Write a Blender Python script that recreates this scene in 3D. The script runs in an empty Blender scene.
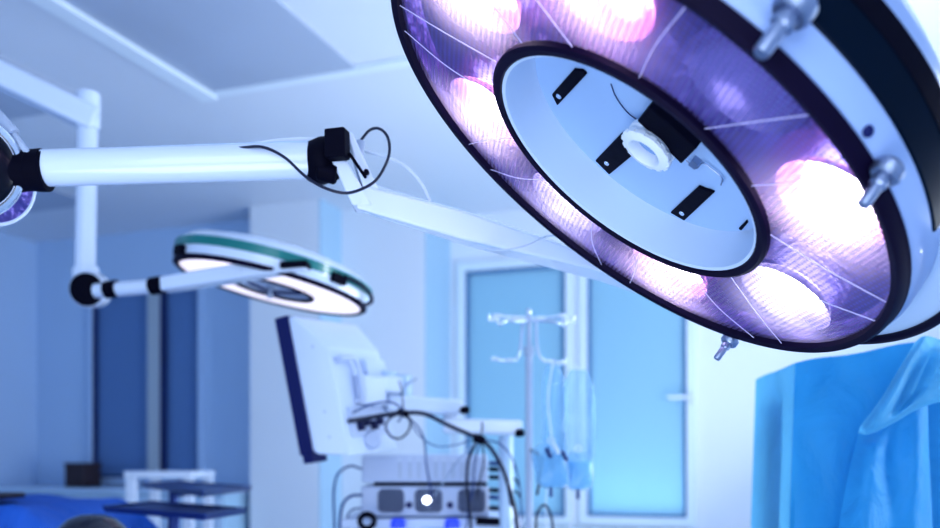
import bpy, bmesh, math, random
from mathutils import Vector, Matrix
random.seed(7)
V = Vector
sc = bpy.context.scene
COL = sc.collection
F, CX, HY, CAMZ = 918.0, 470.0, 460.0, 1.30      # focal length and horizon of the photograph, camera height

def P(px, py, d):                                  # a photo pixel at a measured depth -> point in the room
    return V(((px-CX)/F*d, d, CAMZ-(py-HY)/F*d))

# ------------------------------------------------------------------ materials
def mat(name, col, rough=.5, metal=0., spec=.5, emit=None, es=0., coat=0., alpha=None, bump=None, var=None, sss=0, trans=0):
    m = bpy.data.materials.new(name); m.use_nodes = True
    nt = m.node_tree; b = nt.nodes['Principled BSDF']
    b.inputs['Base Color'].default_value = (*col, 1)
    b.inputs['Roughness'].default_value = rough
    b.inputs['Metallic'].default_value = metal
    b.inputs['Specular IOR Level'].default_value = spec
    b.inputs['Coat Weight'].default_value = coat
    if emit: b.inputs['Emission Color'].default_value = (*emit, 1); b.inputs['Emission Strength'].default_value = es
    if alpha is not None: b.inputs['Alpha'].default_value = alpha
    if trans: b.inputs['Transmission Weight'].default_value = trans
    tc = nt.nodes.new('ShaderNodeTexCoord')
    if var:                                        # (scale, amount): gentle tone variation
        n = nt.nodes.new('ShaderNodeTexNoise'); n.inputs['Scale'].default_value = var[0]; n.inputs['Detail'].default_value = 3
        r = nt.nodes.new('ShaderNodeMix'); r.data_type = 'RGBA'
        r.inputs[6].default_value = (*[c*(1-var[1]) for c in col], 1); r.inputs[7].default_value = (*[min(1, c*(1+var[1])) for c in col], 1)
        nt.links.new(tc.outputs['Object'], n.inputs['Vector']); nt.links.new(n.outputs['Fac'], r.inputs[0]); nt.links.new(r.outputs[2], b.inputs['Base Color'])
    if bump:                                       # (scale, strength)
        n = nt.nodes.new('ShaderNodeTexNoise'); n.inputs['Scale'].default_value = bump[0]
        bp = nt.nodes.new('ShaderNodeBump'); bp.inputs['Strength'].default_value = bump[1]; bp.inputs['Distance'].default_value = .01
        nt.links.new(tc.outputs['Object'], n.inputs['Vector']); nt.links.new(n.outputs['Fac'], bp.inputs['Height']); nt.links.new(bp.outputs['Normal'], b.inputs['Normal'])
    return m

M = {}
M['wall'] = mat('wall_paint', (.74, .81, .91), .7, var=(1.2, .04))
M['wall_dim_blue'] = mat('wall_paint_dim_blue', (.46, .63, .88), .6, var=(1.0, .06))  # weaker light on the left walls put into a bluer, darker colour
M['wall_niche'] = mat('wall_paint_pale_blue', (.42, .62, .80), .6, var=(1.0, .04))
M['ceiling'] = mat('ceiling_paint', (.70, .76, .86), .45, var=(.8, .05))
M['panel'] = mat('ceiling_panel_grey', (.42, .49, .62), .35, var=(1.4, .1))
M['rail'] = mat('ceiling_rail_white', (.78, .87, .96), .4)
M['floor'] = mat('floor_vinyl', (.40, .55, .70), .35, var=(2, .08))
M['white'] = mat('white_enamel', (.68, .77, .93), .22, coat=.6, var=(3, .02))
M['white_matte'] = mat('white_plastic', (.60, .69, .87), .45, var=(5, .03))
M['pale'] = mat('pale_blue_enamel', (.52, .68, .88), .3, coat=.4, var=(3, .03))
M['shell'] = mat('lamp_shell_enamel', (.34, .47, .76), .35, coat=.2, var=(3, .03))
M['black'] = mat('black_rubber', (.003, .003, .012), .6, spec=.08, bump=(60, .05))
M['rim'] = mat('indigo_black_rubber', (.006, .003, .022), .55, spec=.12, coat=.0, var=(8, .2))
M['black_gloss'] = mat('black_gloss', (.002, .003, .012), .22, spec=.35)
M['stool'] = mat('glossy_black_vinyl', (.002, .003, .015), .12, coat=.6)
M['slot'] = mat('dark_teal_glass', (.001, .008, .022), .35, spec=.08, var=(6, .2))
M['navy'] = mat('navy_plastic', (.004, .010, .10), .5, spec=.3, var=(4, .1))
M['steel'] = mat('brushed_steel', (.30, .36, .50), .32, metal=.9, bump=(200, .05))
M['chrome'] = mat('chrome', (.75, .82, .92), .12, metal=1)
M['grey'] = mat('grey_paint_metal', (.42, .50, .64), .4, var=(8, .05))
M['device'] = mat('device_grey_blue', (.50, .58, .76), .42, var=(6, .05))
M['device_dark'] = mat('device_dark', (.012, .016, .07), .6, spec=.2)
M['green'] = mat('green_band', (.002, .20, .19), .3, coat=.5, var=(4, .3))
M['frame'] = mat('window_frame_white', (.70, .82, .92), .4, var=(3, .02))
M['gasket'] = mat('window_gasket', (.10, .22, .42), .5)
M['gasket_dark'] = mat('dark_window_gasket', (.01, .03, .14), .5)
M['cream'] = mat('cream_mullion', (.42, .50, .58), .5)
M['tray'] = mat('dark_blue_tray_metal', (.03, .06, .22), .3, metal=.6)
M['brown'] = mat('dark_brown_cover', (.045, .03, .04), .6, bump=(30, .3))
M['blue_light'] = mat('blue_indicator', (.02, .05, .5), .3, emit=(.05, .1, 1), es=.5)
M['white_light'] = mat('white_indicator', (1, 1, 1), .3, emit=(.9, .95, 1), es=6)
M['lensglow'] = mat('small_lamp_lens', (.8, .78, .9), .3, emit=(1, .90, .96), es=.75, var=(10, .05))
M['cable_black'] = mat('black_cable', (.006, .01, .035), .4)
M['cable_blue'] = mat('dark_blue_cable', (.015, .05, .2), .4)
M['cable_grey'] = mat('grey_cable', (.45, .55, .70), .4)
M['cable_white'] = mat('white_cable', (.78, .84, .94), .35)
M['recess'] = mat('recess_white', (.60, .72, .90), .45, var=(4, .03))
M['plate'] = mat('recess_plate_blue', (.38, .55, .82), .35, var=(5, .04))
M['bore'] = mat('socket_bore', (.20, .34, .60), .5)  # shade inside the hole put into a darker blue
M['socket'] = mat('socket_white', (.82, .88, .96), .35)
M['reflector'] = mat('violet_reflector', (.13, .11, .34), .3, metal=.85, bump=(45, .5))

def drape_mat(name, col, tr=.35):
    m = bpy.data.materials.new(name); m.use_nodes = True; nt = m.node_tree
    out = nt.nodes['Material Output']; b = nt.nodes['Principled BSDF']
    b.inputs['Roughness'].default_value = .6
    t = nt.nodes.new('ShaderNodeBsdfTranslucent'); mx = nt.nodes.new('ShaderNodeMixShader'); mx.inputs[0].default_value = tr
    tc = nt.nodes.new('ShaderNodeTexCoord'); n = nt.nodes.new('ShaderNodeTexNoise'); n.inputs['Scale'].default_value = 7; n.inputs['Detail'].default_value = 6; n.inputs['Distortion'].default_value = .8
    r = nt.nodes.new('ShaderNodeMix'); r.data_type = 'RGBA'
    r.inputs[6].default_value = (*[c*.85 for c in col], 1); r.inputs[7].default_value = (*[min(1, c*1.15) for c in col], 1)
    bp = nt.nodes.new('ShaderNodeBump'); bp.inputs['Strength'].default_value = .6; bp.inputs['Distance'].default_value = .05
    nt.links.new(tc.outputs['Object'], n.inputs['Vector']); nt.links.new(n.outputs['Fac'], r.inputs[0])
    nt.links.new(n.outputs['Fac'], bp.inputs['Height']); nt.links.new(bp.outputs['Normal'], b.inputs['Normal'])
    nt.links.new(r.outputs[2], b.inputs['Base Color']); nt.links.new(r.outputs[2], t.inputs['Color'])
    nt.links.new(b.outputs[0], mx.inputs[1]); nt.links.new(t.outputs[0], mx.inputs[2]); nt.links.new(mx.outputs[0], out.inputs[0])
    return m
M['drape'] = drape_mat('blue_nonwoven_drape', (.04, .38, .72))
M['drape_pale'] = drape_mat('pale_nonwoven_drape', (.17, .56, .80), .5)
M['drape_bed'] = drape_mat('royal_blue_drape', (.02, .14, .60), .1)

def frosted(name, col, tr, mixf=.6):               # frosted glazing: light from outside comes through
    m = bpy.data.materials.new(name); m.use_nodes = True; nt = m.node_tree
    out = nt.nodes['Material Output']; b = nt.nodes['Principled BSDF']
    b.inputs['Base Color'].default_value = (*col, 1); b.inputs['Roughness'].default_value = .25
    t = nt.nodes.new('ShaderNodeBsdfTranslucent'); t.inputs['Color'].default_value = (*tr, 1)
    mx = nt.nodes.new('ShaderNodeMixShader'); mx.inputs[0].default_value = mixf
    nt.links.new(b.outputs[0], mx.inputs[1]); nt.links.new(t.outputs[0], mx.inputs[2]); nt.links.new(mx.outputs[0], out.inputs[0])
    return m
M['pane'] = frosted('frosted_pane', (.44, .68, .82), (.50, .74, .88), .45)
M['pane_dark'] = frosted('dark_blue_pane', (.17, .31, .58), (.15, .3, .55), .25)

def clear(name, col, k, rough=.1):                 # thin clear plastic
    m = bpy.data.materials.new(name); m.use_nodes = True; nt = m.node_tree
    out = nt.nodes['Material Output']; b = nt.nodes['Principled BSDF']
    b.inputs['Base Color'].default_value = (*col, 1); b.inputs['Roughness'].default_value = rough
    t = nt.nodes.new('ShaderNodeBsdfTransparent'); t.inputs['Color'].default_value = (.88, .95, 1, 1)
    lw = nt.nodes.new('ShaderNodeLayerWeight'); lw.inputs['Blend'].default_value = .35
    mp = nt.nodes.new('ShaderNodeMapRange'); mp.inputs['To Min'].default_value = k; mp.inputs['To Max'].default_value = min(1, k+.5)
    mx = nt.nodes.new('ShaderNodeMixShader')
    nt.links.new(lw.outputs['Facing'], mp.inputs['Value']); nt.links.new(mp.outputs['Result'], mx.inputs[0])
    nt.links.new(t.outputs[0], mx.inputs[1]); nt.links.new(b.outputs[0], mx.inputs[2]); nt.links.new(mx.outputs[0], out.inputs[0])
    return m
M['bag'] = clear('clear_bag_plastic', (.45, .72, .95), .22)
M['fluid'] = clear('blue_fluid', (.30, .68, .95), .55)

def lens_mat():                                    # prismatic lens: clear cells between a fine grid of prisms
    m = bpy.data.materials.new('prismatic_lens'); m.use_nodes = True; nt = m.node_tree; N = nt.nodes; L = nt.links
    out = N['Material Output']; b = N['Principled BSDF']
    b.inputs['Base Color'].default_value = (.13, .15, .40, 1); b.inputs['Roughness'].default_value = .35; b.inputs['Metallic'].default_value = .2
    tc = N.new('ShaderNodeTexCoord'); sp = N.new('ShaderNodeSeparateXYZ'); L.new(tc.outputs['Object'], sp.inputs[0])
    def ma(op, a, bb=None):
        n = N.new('ShaderNodeMath'); n.operation = op
        for i, x in enumerate((a, bb)):
            if x is None: continue
            if isinstance(x, (int, float)): n.inputs[i].default_value = x
            else: L.new(x, n.inputs[i])
        return n.outputs[0]
    k = 2*math.pi/.0070
    gx = ma('SINE', ma('MULTIPLY', sp.outputs['X'], k)); gy = ma('SINE', ma('MULTIPLY', sp.outputs['Y'], k))
    cell = ma('MULTIPLY', ma('ADD', gx, 1), ma('ADD', gy, 1))            # 0..4
    # broad wedge zones in the prism strength, by angle
    an = ma('ARCTAN2', sp.outputs['Y'], sp.outputs['X'])
    zone = ma('ADD', ma('MULTIPLY', ma('SINE', ma('MULTIPLY', an, 9)), .06), .12)
    fac = ma('ADD', zone, ma('MULTIPLY', ma('POWER', ma('MULTIPLY', cell, .25), 1.6), .85))
    t = N.new('ShaderNodeBsdfTransparent'); t.inputs['Color'].default_value = (.93, .90, 1, 1)
    mx = N.new('ShaderNodeMixShader'); L.new(fac, mx.inputs[0]); L.new(b.outputs[0], mx.inputs[2]); L.new(mx.outputs[0], out.inputs[0])
    tl = N.new('ShaderNodeBsdfTranslucent'); tl.inputs['Color'].default_value = (.95, .90, 1, 1); m2 = N.new('ShaderNodeMixShader'); m2.inputs[0].default_value = .22
    L.new(t.outputs[0], m2.inputs[1]); L.new(tl.outputs[0], m2.inputs[2]); L.new(m2.outputs[0], mx.inputs[1])
    return m
M['lens'] = lens_mat()

def bowl_mat(name, hot, mid, edge, s0, s1, s2, R):       # reflector bowl: its lamp's light painted on as emission, fading outwards
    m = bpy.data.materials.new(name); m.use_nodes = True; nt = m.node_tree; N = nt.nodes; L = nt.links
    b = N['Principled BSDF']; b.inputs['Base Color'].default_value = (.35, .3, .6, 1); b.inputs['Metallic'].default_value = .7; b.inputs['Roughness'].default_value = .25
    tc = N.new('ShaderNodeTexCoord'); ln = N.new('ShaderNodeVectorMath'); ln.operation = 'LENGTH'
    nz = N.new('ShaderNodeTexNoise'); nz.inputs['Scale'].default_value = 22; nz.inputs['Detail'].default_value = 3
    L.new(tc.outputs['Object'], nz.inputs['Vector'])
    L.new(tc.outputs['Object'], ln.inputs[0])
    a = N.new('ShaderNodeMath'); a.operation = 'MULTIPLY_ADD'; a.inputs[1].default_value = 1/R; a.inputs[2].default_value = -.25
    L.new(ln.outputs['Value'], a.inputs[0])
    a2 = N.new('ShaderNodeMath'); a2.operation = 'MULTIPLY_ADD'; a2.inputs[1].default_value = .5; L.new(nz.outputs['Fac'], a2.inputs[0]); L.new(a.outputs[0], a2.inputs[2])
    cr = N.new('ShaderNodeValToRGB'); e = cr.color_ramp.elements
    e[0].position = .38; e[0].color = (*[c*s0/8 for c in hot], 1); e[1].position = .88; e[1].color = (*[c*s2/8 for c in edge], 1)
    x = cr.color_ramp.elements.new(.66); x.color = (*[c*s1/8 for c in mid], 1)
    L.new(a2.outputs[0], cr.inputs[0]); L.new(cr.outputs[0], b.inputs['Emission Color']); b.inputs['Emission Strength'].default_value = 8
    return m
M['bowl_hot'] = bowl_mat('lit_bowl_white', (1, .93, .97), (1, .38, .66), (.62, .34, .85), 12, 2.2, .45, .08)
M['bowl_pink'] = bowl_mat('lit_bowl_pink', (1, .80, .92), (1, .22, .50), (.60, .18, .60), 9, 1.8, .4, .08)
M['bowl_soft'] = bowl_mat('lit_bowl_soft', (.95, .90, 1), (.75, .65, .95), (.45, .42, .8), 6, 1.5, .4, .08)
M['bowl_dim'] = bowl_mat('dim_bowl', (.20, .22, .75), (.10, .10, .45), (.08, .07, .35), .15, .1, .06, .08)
M['bulb'] = mat('lamp_bulb', (1, 1, 1), .3, emit=(1, .95, .98), es=12)
M['seam'] = mat('lens_seam', (.6, .6, .9), .3, emit=(.95, .85, 1), es=.1)  # faint glow added for lens edges catching the lamp light

# ------------------------------------------------------------------ mesh helpers
ROOT = {}
def finish(name, bm, m, parent=None, loc=None, smooth=40, bevel=0):
    """link bm (world coordinates) as one mesh object; under its thing it is re-expressed in the thing's frame"""
    bmesh.ops.recalc_face_normals(bm, faces=bm.faces)
    me = bpy.data.meshes.new(name)
    o = bpy.data.objects.new(name, me); COL.objects.link(o)
    base = Matrix.Identity(4)
    if parent is not None:
        o.parent = parent; base = ROOT[parent.name]
    mw = base
    if loc is not None:                            # loc: world matrix for this part's own frame
        mw = loc; o.matrix_local = base.inverted() @ loc
    ROOT[o.name] = mw
    bm.transform(mw.inverted())
    bm.to_mesh(me); bm.free()
    me.materials.append(m)
    if smooth:
        me.polygons.foreach_set('use_smooth', [True]*len(me.polygons)); me.set_sharp_from_angle(angle=math.radians(smooth))
    if bevel:
        md = o.modifiers.new('bevel', 'BEVEL'); md.width = bevel; md.segments = 3; md.limit_method = 'ANGLE'; md.angle_limit = math.radians(35)
    return o
def tag(o, label=None, cat=None, group=None, kind=None):
    if label: o['label'] = label
    if cat: o['category'] = cat
    if group: o['group'] = group
    if kind: o['kind'] = kind
    return o
def thing(name, label, cat, mw, group=None):
    if isinstance(mw, Vector): mw = Matrix.Translation(mw)
    o = bpy.data.objects.new(name, None); COL.objects.link(o); o.empty_display_size = .05
    o.matrix_world = mw; ROOT[o.name] = mw.copy()
    return tag(o, label, cat, group)
def BM(): return bmesh.new()
def frame(c, z, xh=V((1, 0, 0))):                  # frame at c with local Z along z
    z = z.normalized(); x = (xh - z*xh.dot(z))
    if x.length < 1e-4: x = V((0, 1, 0)) - z*z.y
    x.normalize(); y = z.cross(x)
    m = Matrix((x, y, z)).transposed().to_4x4(); m.translation = c; return m
def box(bm, lo, hi, m=Matrix.Identity(4)):
    vs = [bm.verts.new(m @ V((x, y, z))) for x in (lo[0], hi[0]) for y in (lo[1], hi[1]) for z in (lo[2], hi[2])]
    for f in ((0, 1, 3, 2), (4, 6, 7, 5), (0, 4, 5, 1), (2, 3, 7, 6), (0, 2, 6, 4), (1, 5, 7, 3)): bm.faces.new([vs[i] for i in f])
    return vs
def hexa(bm, a, b):                                # two quads -> closed hexahedron
    va = [bm.verts.new(p) for p in a]; vb = [bm.verts.new(p) for p in b]; n = len(a)
    bm.faces.new(va); bm.faces.new(vb[::-1])
    for i in range(n): bm.faces.new((va[i], vb[i], vb[(i+1) % n], va[(i+1) % n]))
def lathe(bm, prof, m=Matrix.Identity(4), seg=64, a0=0, a1=2*math.pi, closed=False):
    full = abs(a1-a0-2*math.pi) < 1e-6; n = seg if full else seg+1; rings = []
    for r, z in prof:
        if r < 1e-6 and full: rings.append([bm.verts.new(m @ V((0, 0, z)))])
        else: rings.append([bm.verts.new(m @ V((r*math.cos(a0+(a1-a0)*i/seg), r*math.sin(a0+(a1-a0)*i/seg), z))) for i in range(n)])
    prs = list(zip(rings, rings[1:]))
    if closed: prs.append((rings[-1], rings[0]))
    for A, B in prs:
        for i in range(seg):
            j = (i+1) % n
            if len(A) == 1 and len(B) == 1: continue
            if len(A) == 1: bm.faces.new((A[0], B[j], B[i]))
            elif len(B) == 1: bm.faces.new((A[i], A[j], B[0]))
            else: bm.faces.new((A[i], A[j], B[j], B[i]))
    if not full and closed:
        bm.faces.new([r[0] for r in rings]); bm.faces.new([r[-1] for r in rings][::-1])
def torus(bm, R, r, z, m, seg=96, k=12, a0=0, a1=2*math.pi, sx=1, sz=1):
    lathe(bm, [(R+r*sx*math.cos(2*math.pi*j/k), z+r*sz*math.sin(2*math.pi*j/k)) for j in range(k)], m, seg, a0, a1, closed=True)
def cr(pts, n=10):                                 # Catmull-Rom
    p = [2*pts[0]-pts[1]]+list(pts)+[2*pts[-1]-pts[-2]]; out = []
    for i in range(1, len(p)-2):
        for k in range(n):
            t = k/n; a, b, c, d = p[i-1:i+3]
            out.append(.5*((2*b)+(c-a)*t+(2*a-5*b+4*c-d)*t*t+(3*b-a-3*c+d)*t**3))
    return out+[pts[-1]]
def tube(bm, pts, r, k=12, smooth=True, n=10, caps=True, r2=None):
    q = cr(pts, n) if smooth and len(pts) > 2 else list(pts); rings = []; up = None
    for i, p in enumerate(q):
        t = (q[min(i+1, len(q)-1)]-q[max(i-1, 0)]).normalized()
        if up is None: up = V((0, 0, 1)) if abs(t.z) < .9 else V((1, 0, 0))
        up = (up-t*up.dot(t)).normalized(); s = t.cross(up)
        rr = r if r2 is None else r+(r2-r)*i/(len(q)-1)
        rings.append([bm.verts.new(p+up*rr*math.cos(2*math.pi*j/k)+s*rr*math.sin(2*math.pi*j/k)) for j in range(k)])
    for A, B in zip(rings, rings[1:]):
        for j in range(k): bm.faces.new((A[j], A[(j+1) % k], B[(j+1) % k], B[j]))
    if caps: bm.faces.new(rings[0][::-1]); bm.faces.new(rings[-1])
def beam(bm, a, b, w, h, w2=None, h2=None, up=V((0, 0, 1)), sk=0):     # rectangular bar between two points
    t = (b-a).normalized(); s = t.cross(up).normalized(); u = s.cross(t); w2 = w2 or w; h2 = h2 or h
    q = lambda p, w, h: [p+s*w/2*i+u*h/2*j for i, j in ((-1, -1), (1, -1), (1, 1), (-1, 1))]
    hexa(bm, q(a, w, h), q(b, w2, h2))
def cable(name, pts, r, m, label, cat='cable', group=None, k=8):
    bm = BM(); tube(bm, pts, r, k); return tag(finish(name, bm, m), label, cat, group)
def one(name, fn, m, parent=None, **kw):
    bm = BM(); fn(bm); return finish(name, bm, m, parent, **kw)

# ------------------------------------------------------------------ the room (its axes are turned 20 degrees from the camera)
U = V((.938, -.347, 0)).normalized(); W = V((.347, .938, 0)).normalized()
B0 = V(((340-CX)/F*5.9, 5.9, 0)); CEIL = 2.905
def rm(s, t, z): return B0+U*s-W*t+V((0, 0, z))
RM = Matrix((U, W*-1, V((0, 0, 1)))).transposed().to_4x4(); RM.translation = B0     # (s, t, z) -> world (left-handed, used for boxes only)
def S(px, t=0):                                    # where the line of sight px meets the plane t of the back wall
    d = V(((px-CX)/F, 1, 0)); c = B0-W*t; k = c.dot(W)/d.dot(W); return (d*k-c).dot(U), k
def Z(px, py, t=0): return CAMZ-(py-HY)/F*S(px, t)[1]
def ST(px, py, z):                                 # ceiling point -> room coordinates
    d = (z-CAMZ)*F/(HY-py); p = V(((px-CX)/F*d, d, 0))-B0; return p.dot(U), -p.dot(W)
def structure(name, bm, m, parent=None, **kw):
    o = finish(name, bm, m, parent, smooth=0, **kw)
    if parent is None: tag(o, kind='structure')
    return o
def rbox(bm, s0, s1, t0, t1, z0, z1): box(bm, (s0, t0, z0), (s1, t1, z1), RM)
def wall_with_holes(bm, s0, s1, t0, t1, holes):    # one wall, cut around its openings
    xs = s0
    for a, b, z0, z1 in holes:
        rbox(bm, xs, a, t0, t1, 0, CEIL); rbox(bm, a, b, t0, t1, 0, z0); rbox(bm, a, b, t0, t1, z1, CEIL); xs = b
    rbox(bm, xs, s1, t0, t1, 0, CEIL)

sL = S(37)[0]; s250 = S(250, .27)[0]; s319 = S(319, .27)[0]; s425 = S(425)[0]; TR = -.40
lw = (S(94)[0], S(200)[0], Z(150, 478), 2.50)
w1 = (S(466, TR)[0], S(566, TR)[0], Z(580, 517, TR), Z(516, 268, TR)); w2 = (S(588, TR)[0], S(687, TR)[0], Z(640, 517, TR), Z(516, 268, TR))
SR = 4.3
bm = BM(); wall_with_holes(bm, sL, s250+.02, -.12, 0, [lw]); structure('wall_back', bm, M['wall_dim_blue'])
bm = BM(); rbox(bm, s250, s319, -.12, .27, 0, CEIL); structure('wall_pier', bm, M['wall'])
bm = BM(); rbox(bm, s319, s425, -.52, 0, 0, CEIL); structure('wall_middle', bm, M['wall'])
bm = BM(); wall_with_holes(bm, s425, SR, TR-.12, TR, [w1, w2]); structure('wall_right_back', bm, M['wall'])
bm = BM(); rbox(bm, sL-.12, sL, -.12, 7.5, 0, CEIL); structure('wall_left', bm, M['wall_dim_blue'])
bm = BM(); rbox(bm, SR, SR+.12, TR-.12, 7.5, 0, CEIL); structure('wall_right', bm, M['wall'])
bm = BM(); rbox(bm, sL-.12, SR+.12, -.6, 7.5, CEIL, CEIL+.12); structure('ceiling', bm, M['ceiling'])
bm = BM(); rbox(bm, sL-.12, SR+.12, -.6, 7.5, -.12, 0); structure('floor', bm, M['floor'])
# pale blue returns beside the pier and the window niche
bm = BM(); rbox(bm, s319, s319+.012, 0, .268, 0, CEIL); structure('trim_1', bm, M['wall_niche'])
bm = BM(); rbox(bm, s425, s425+.012, TR, -.002, 0, CEIL); structure('trim_2', bm, M['wall_niche'])

def window(name, w, t, fr, gk, pn, fw=.06, handle=None, mull=None):
    s0, s1, z0, z1 = w
    bm = BM()
    for a in ((s0-fw, s0, z0-fw, z1+fw), (s1, s1+fw, z0-fw, z1+fw)): rbox(bm, a[0], a[1], t-.05, t+.03, a[2], a[3])
    rbox(bm, s0, s1, t-.05, t+.03, z0-fw, z0); rbox(bm, s0, s1, t-.05, t+.03, z1, z1+fw)
    o = structure(name, bm, fr, bevel=.004)
    g = .016; bm = BM()
    for a in ((s0, s0+g, z0, z1), (s1-g, s1, z0, z1), (s0+g, s1-g, z0, z0+g), (s0+g, s1-g, z1-g, z1)): rbox(bm, a[0], a[1], t-.045, t+.012, a[2], a[3])
    if mull: rbox(bm, mull[1], mull[1]+.03, t-.045, t+.02, z0+g, z1-g)
    structure('gasket', bm, gk, o)
    bm = BM(); rbox(bm, s0+g*.5, s1-g*.5, t-.03, t-.022, z0+g*.5, z1-g*.5); structure('pane', bm, pn, o)
    if mull: bm = BM(); rbox(bm, mull[0], mull[1], t-.045, t+.03, z0+g, z1-g); structure('mullion', bm, M['cream'], o)
    if handle:
        s, z = handle; bm = BM(); rbox(bm, s-.014, s+.014, t+.03, t+.04, z-.035, z+.035); rbox(bm, s-.01, s+.01, t+.04, t+.07, z-.01, z+.01)
        rbox(bm, s-.135, s+.01, t+.06, t+.078, z-.012, z+.012); structure('handle', bm, M['white'], o, bevel=.004)
    return o
window('window_1', w1, TR, M['frame'], M['gasket'], M['pane'], .055)
window('window_2', w2, TR, M['frame'], M['gasket'], M['pane'], .055, handle=(w2[1]+.03, Z(683, 398, TR)))
window('window_3', lw, 0, M['wall_dim_blue'], M['gasket_dark'], M['pane_dark'], .03, mull=(S(150)[0], S(162)[0]))
bm = BM(); rbox(bm, w1[0]-.06, w2[1]+.06, TR, TR+.16, w1[2]-.10, w1[2]-.06); structure('trim_3', bm, M['frame'], bevel=.004)

# ceiling panels and rails
def ceil_quad(s0, s1, t0, t1, h, m, name, label, cat):
    bm = BM(); rbox(bm, s0, s1, t0, t1, CEIL-h, CEIL); return tag(finish(name, bm, m, smooth=0, bevel=.003), label, cat)
ra = ST(205, 90, CEIL); rb = ST(355, 65, CEIL); r0 = ST(60, 0, CEIL)
pl = ra[0]; pr = rb[0]; pt = ra[1]
ceil_quad(pl+.03, pr, pt, pt+1.9, .012, M['panel'], 'ceiling_panel', 'large grey-blue ceiling panel right of the white ceiling rail', 'ceiling panel')
ceil_quad(pl-1.25, pl-.55, pt+.05, pt+.75, .012, M['panel'], 'ceiling_panel', 'grey-blue ceiling panel left of the white ceiling rail, above the upper pendant beam', 'ceiling panel')
q = ST(75, 205, CEIL)
ceil_quad(q[0]-1.6, q[0]+.15, q[1], q[1]+1.15, .012, M['panel'], 'ceiling_panel', 'darker ceiling panel seen under the white pendant beam at far left', 'ceiling panel')
ceil_quad(pl-.05, pl+.03, pt-.05, pt+2.2, .03, M['rail'], 'ceiling_rail', 'narrow white rail running along the ceiling towards the upper left', 'ceiling rail')
ceil_quad(pl+.03, SR, pt-.05, pt, .02, M['rail'], 'ceiling_rail', 'pale cross rail on the ceiling at the far edge of the large grey panel', 'ceiling rail')

# ------------------------------------------------------------------ the big operating lamp
C = V((.193, 1.131, CAMZ+.359)); Nn = V((-.595, -.066, -.801)).normalized()
LM = frame(C, Nn, V((0, -1, 0)))                   # local X towards the camera side of the head, local Z out of its face
LI = LM.inverted()
def lamp_polar(px, py, z=0):                       # where the line of sight meets the plane z of the head
    o = LI @ V((0, 0, CAMZ)); d = (LI.to_3x3() @ V(((px-CX)/F, 1, -(py-HY)/F))); k = (z-o.z)/d.z; p = o+d*k
    return math.hypot(p.x, p.y), math.atan2(p.y, p.x)
def cyl(px, py, rr, far=False):                     # where the line of sight meets the head's side wall: angle, z
    o = LI @ V((0, 0, CAMZ)); d = (LI.to_3x3() @ V(((px-CX)/F, 1, -(py-HY)/F)))
    A_ = d.x**2+d.y**2; B_ = 2*(o.x*d.x+o.y*d.y); C_ = o.x**2+o.y**2-rr*rr; q_ = math.sqrt(max(0, B_*B_-4*A_*C_))
    p = o+d*((-B_+(q_ if far else -q_))/(2*A_)); return math.atan2(p.y, p.x), p.z
big = thing('operating_lamp', 'very large round operating lamp with black rim and lit ring lens at upper right', 'operating lamp', LM)
R0 = .36
one('rim', lambda b: lathe(b, [(R0-.012, .006), (R0-.004, .008), (R0, .002), (R0, -.004), (R0+.002, -.009), (R0-.008, -.011), (R0-.016, -.004)], LM, 160, closed=True), M['rim'], big)
one('lens', lambda b: lathe(b, [(.197, -.001), (.235, .0035), (.27, .005), (.31, .0035), (R0-.012, -.001)], LM, 160), M['lens'], big)
one('reflector', lambda b: lathe(b, [(.196, -.001), (.205, -.028), (.232, -.05), (.31, -.05), (R0-.02, -.03), (R0-.0125, -.004)], LM, 128), M['reflector'], big)
lit = [(452, 95, 'bowl_hot'), (508, 10, 'bowl_hot'), (612, 12, 'bowl_pink'), (832, 195, 'bowl_hot'), (812, 312, 'bowl_soft'), (680, 285, 'bowl_hot'), (560, 205, 'bowl_soft')]
angs = []
for px, py, mm in lit: angs.append((lamp_polar(px, py, -.03)[1], mm))
angs.sort(); angs0 = list(angs); fill = []
for i, (a, mm) in enumerate(angs0):
    b_ = angs0[(i+1) % len(angs0)][0]+(2*math.pi if i == len(angs0)-1 else 0); g = b_-a; n = int(g/.62)
    for k in range(1, n): fill.append((a+g*k/n, 'bowl_dim'))
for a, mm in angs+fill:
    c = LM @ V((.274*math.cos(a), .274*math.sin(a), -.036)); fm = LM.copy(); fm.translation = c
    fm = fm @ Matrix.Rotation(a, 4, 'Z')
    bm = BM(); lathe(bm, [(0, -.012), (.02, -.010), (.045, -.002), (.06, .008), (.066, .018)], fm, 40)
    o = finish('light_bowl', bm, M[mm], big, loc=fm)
    if mm != 'bowl_dim':
        bm = BM(); lathe(bm, [(0, .006), (.008, .005), (.012, 0), (.012, -.009)], fm, 20); finish('bulb', bm, M['bulb'], o)
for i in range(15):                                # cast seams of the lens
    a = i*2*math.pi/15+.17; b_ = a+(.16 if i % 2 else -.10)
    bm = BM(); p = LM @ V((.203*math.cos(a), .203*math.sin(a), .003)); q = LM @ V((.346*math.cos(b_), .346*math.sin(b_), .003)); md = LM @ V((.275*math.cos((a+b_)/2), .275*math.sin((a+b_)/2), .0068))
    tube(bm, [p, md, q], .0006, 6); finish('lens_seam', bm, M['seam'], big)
one('inner_ring', lambda b: lathe(b, [(.1845, .003), (.188, .008), (.196, .009), (.2005, .006), (.2005, -.002), (.196, -.006), (.1865, -.008)], LM, 128, closed=True), M['rim'], big)
one('recess_wall', lambda b: lathe(b, [(.186, .006), (.182, .004), (.180, -.03), (.1765, -.052)], LM, 128), M['recess'], big)
plate = one('back_plate', lambda b: lathe(b, [(.177, -.052), (.08, -.0528), (0, -.053)], LM, 96), M['plate'], big)
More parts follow.
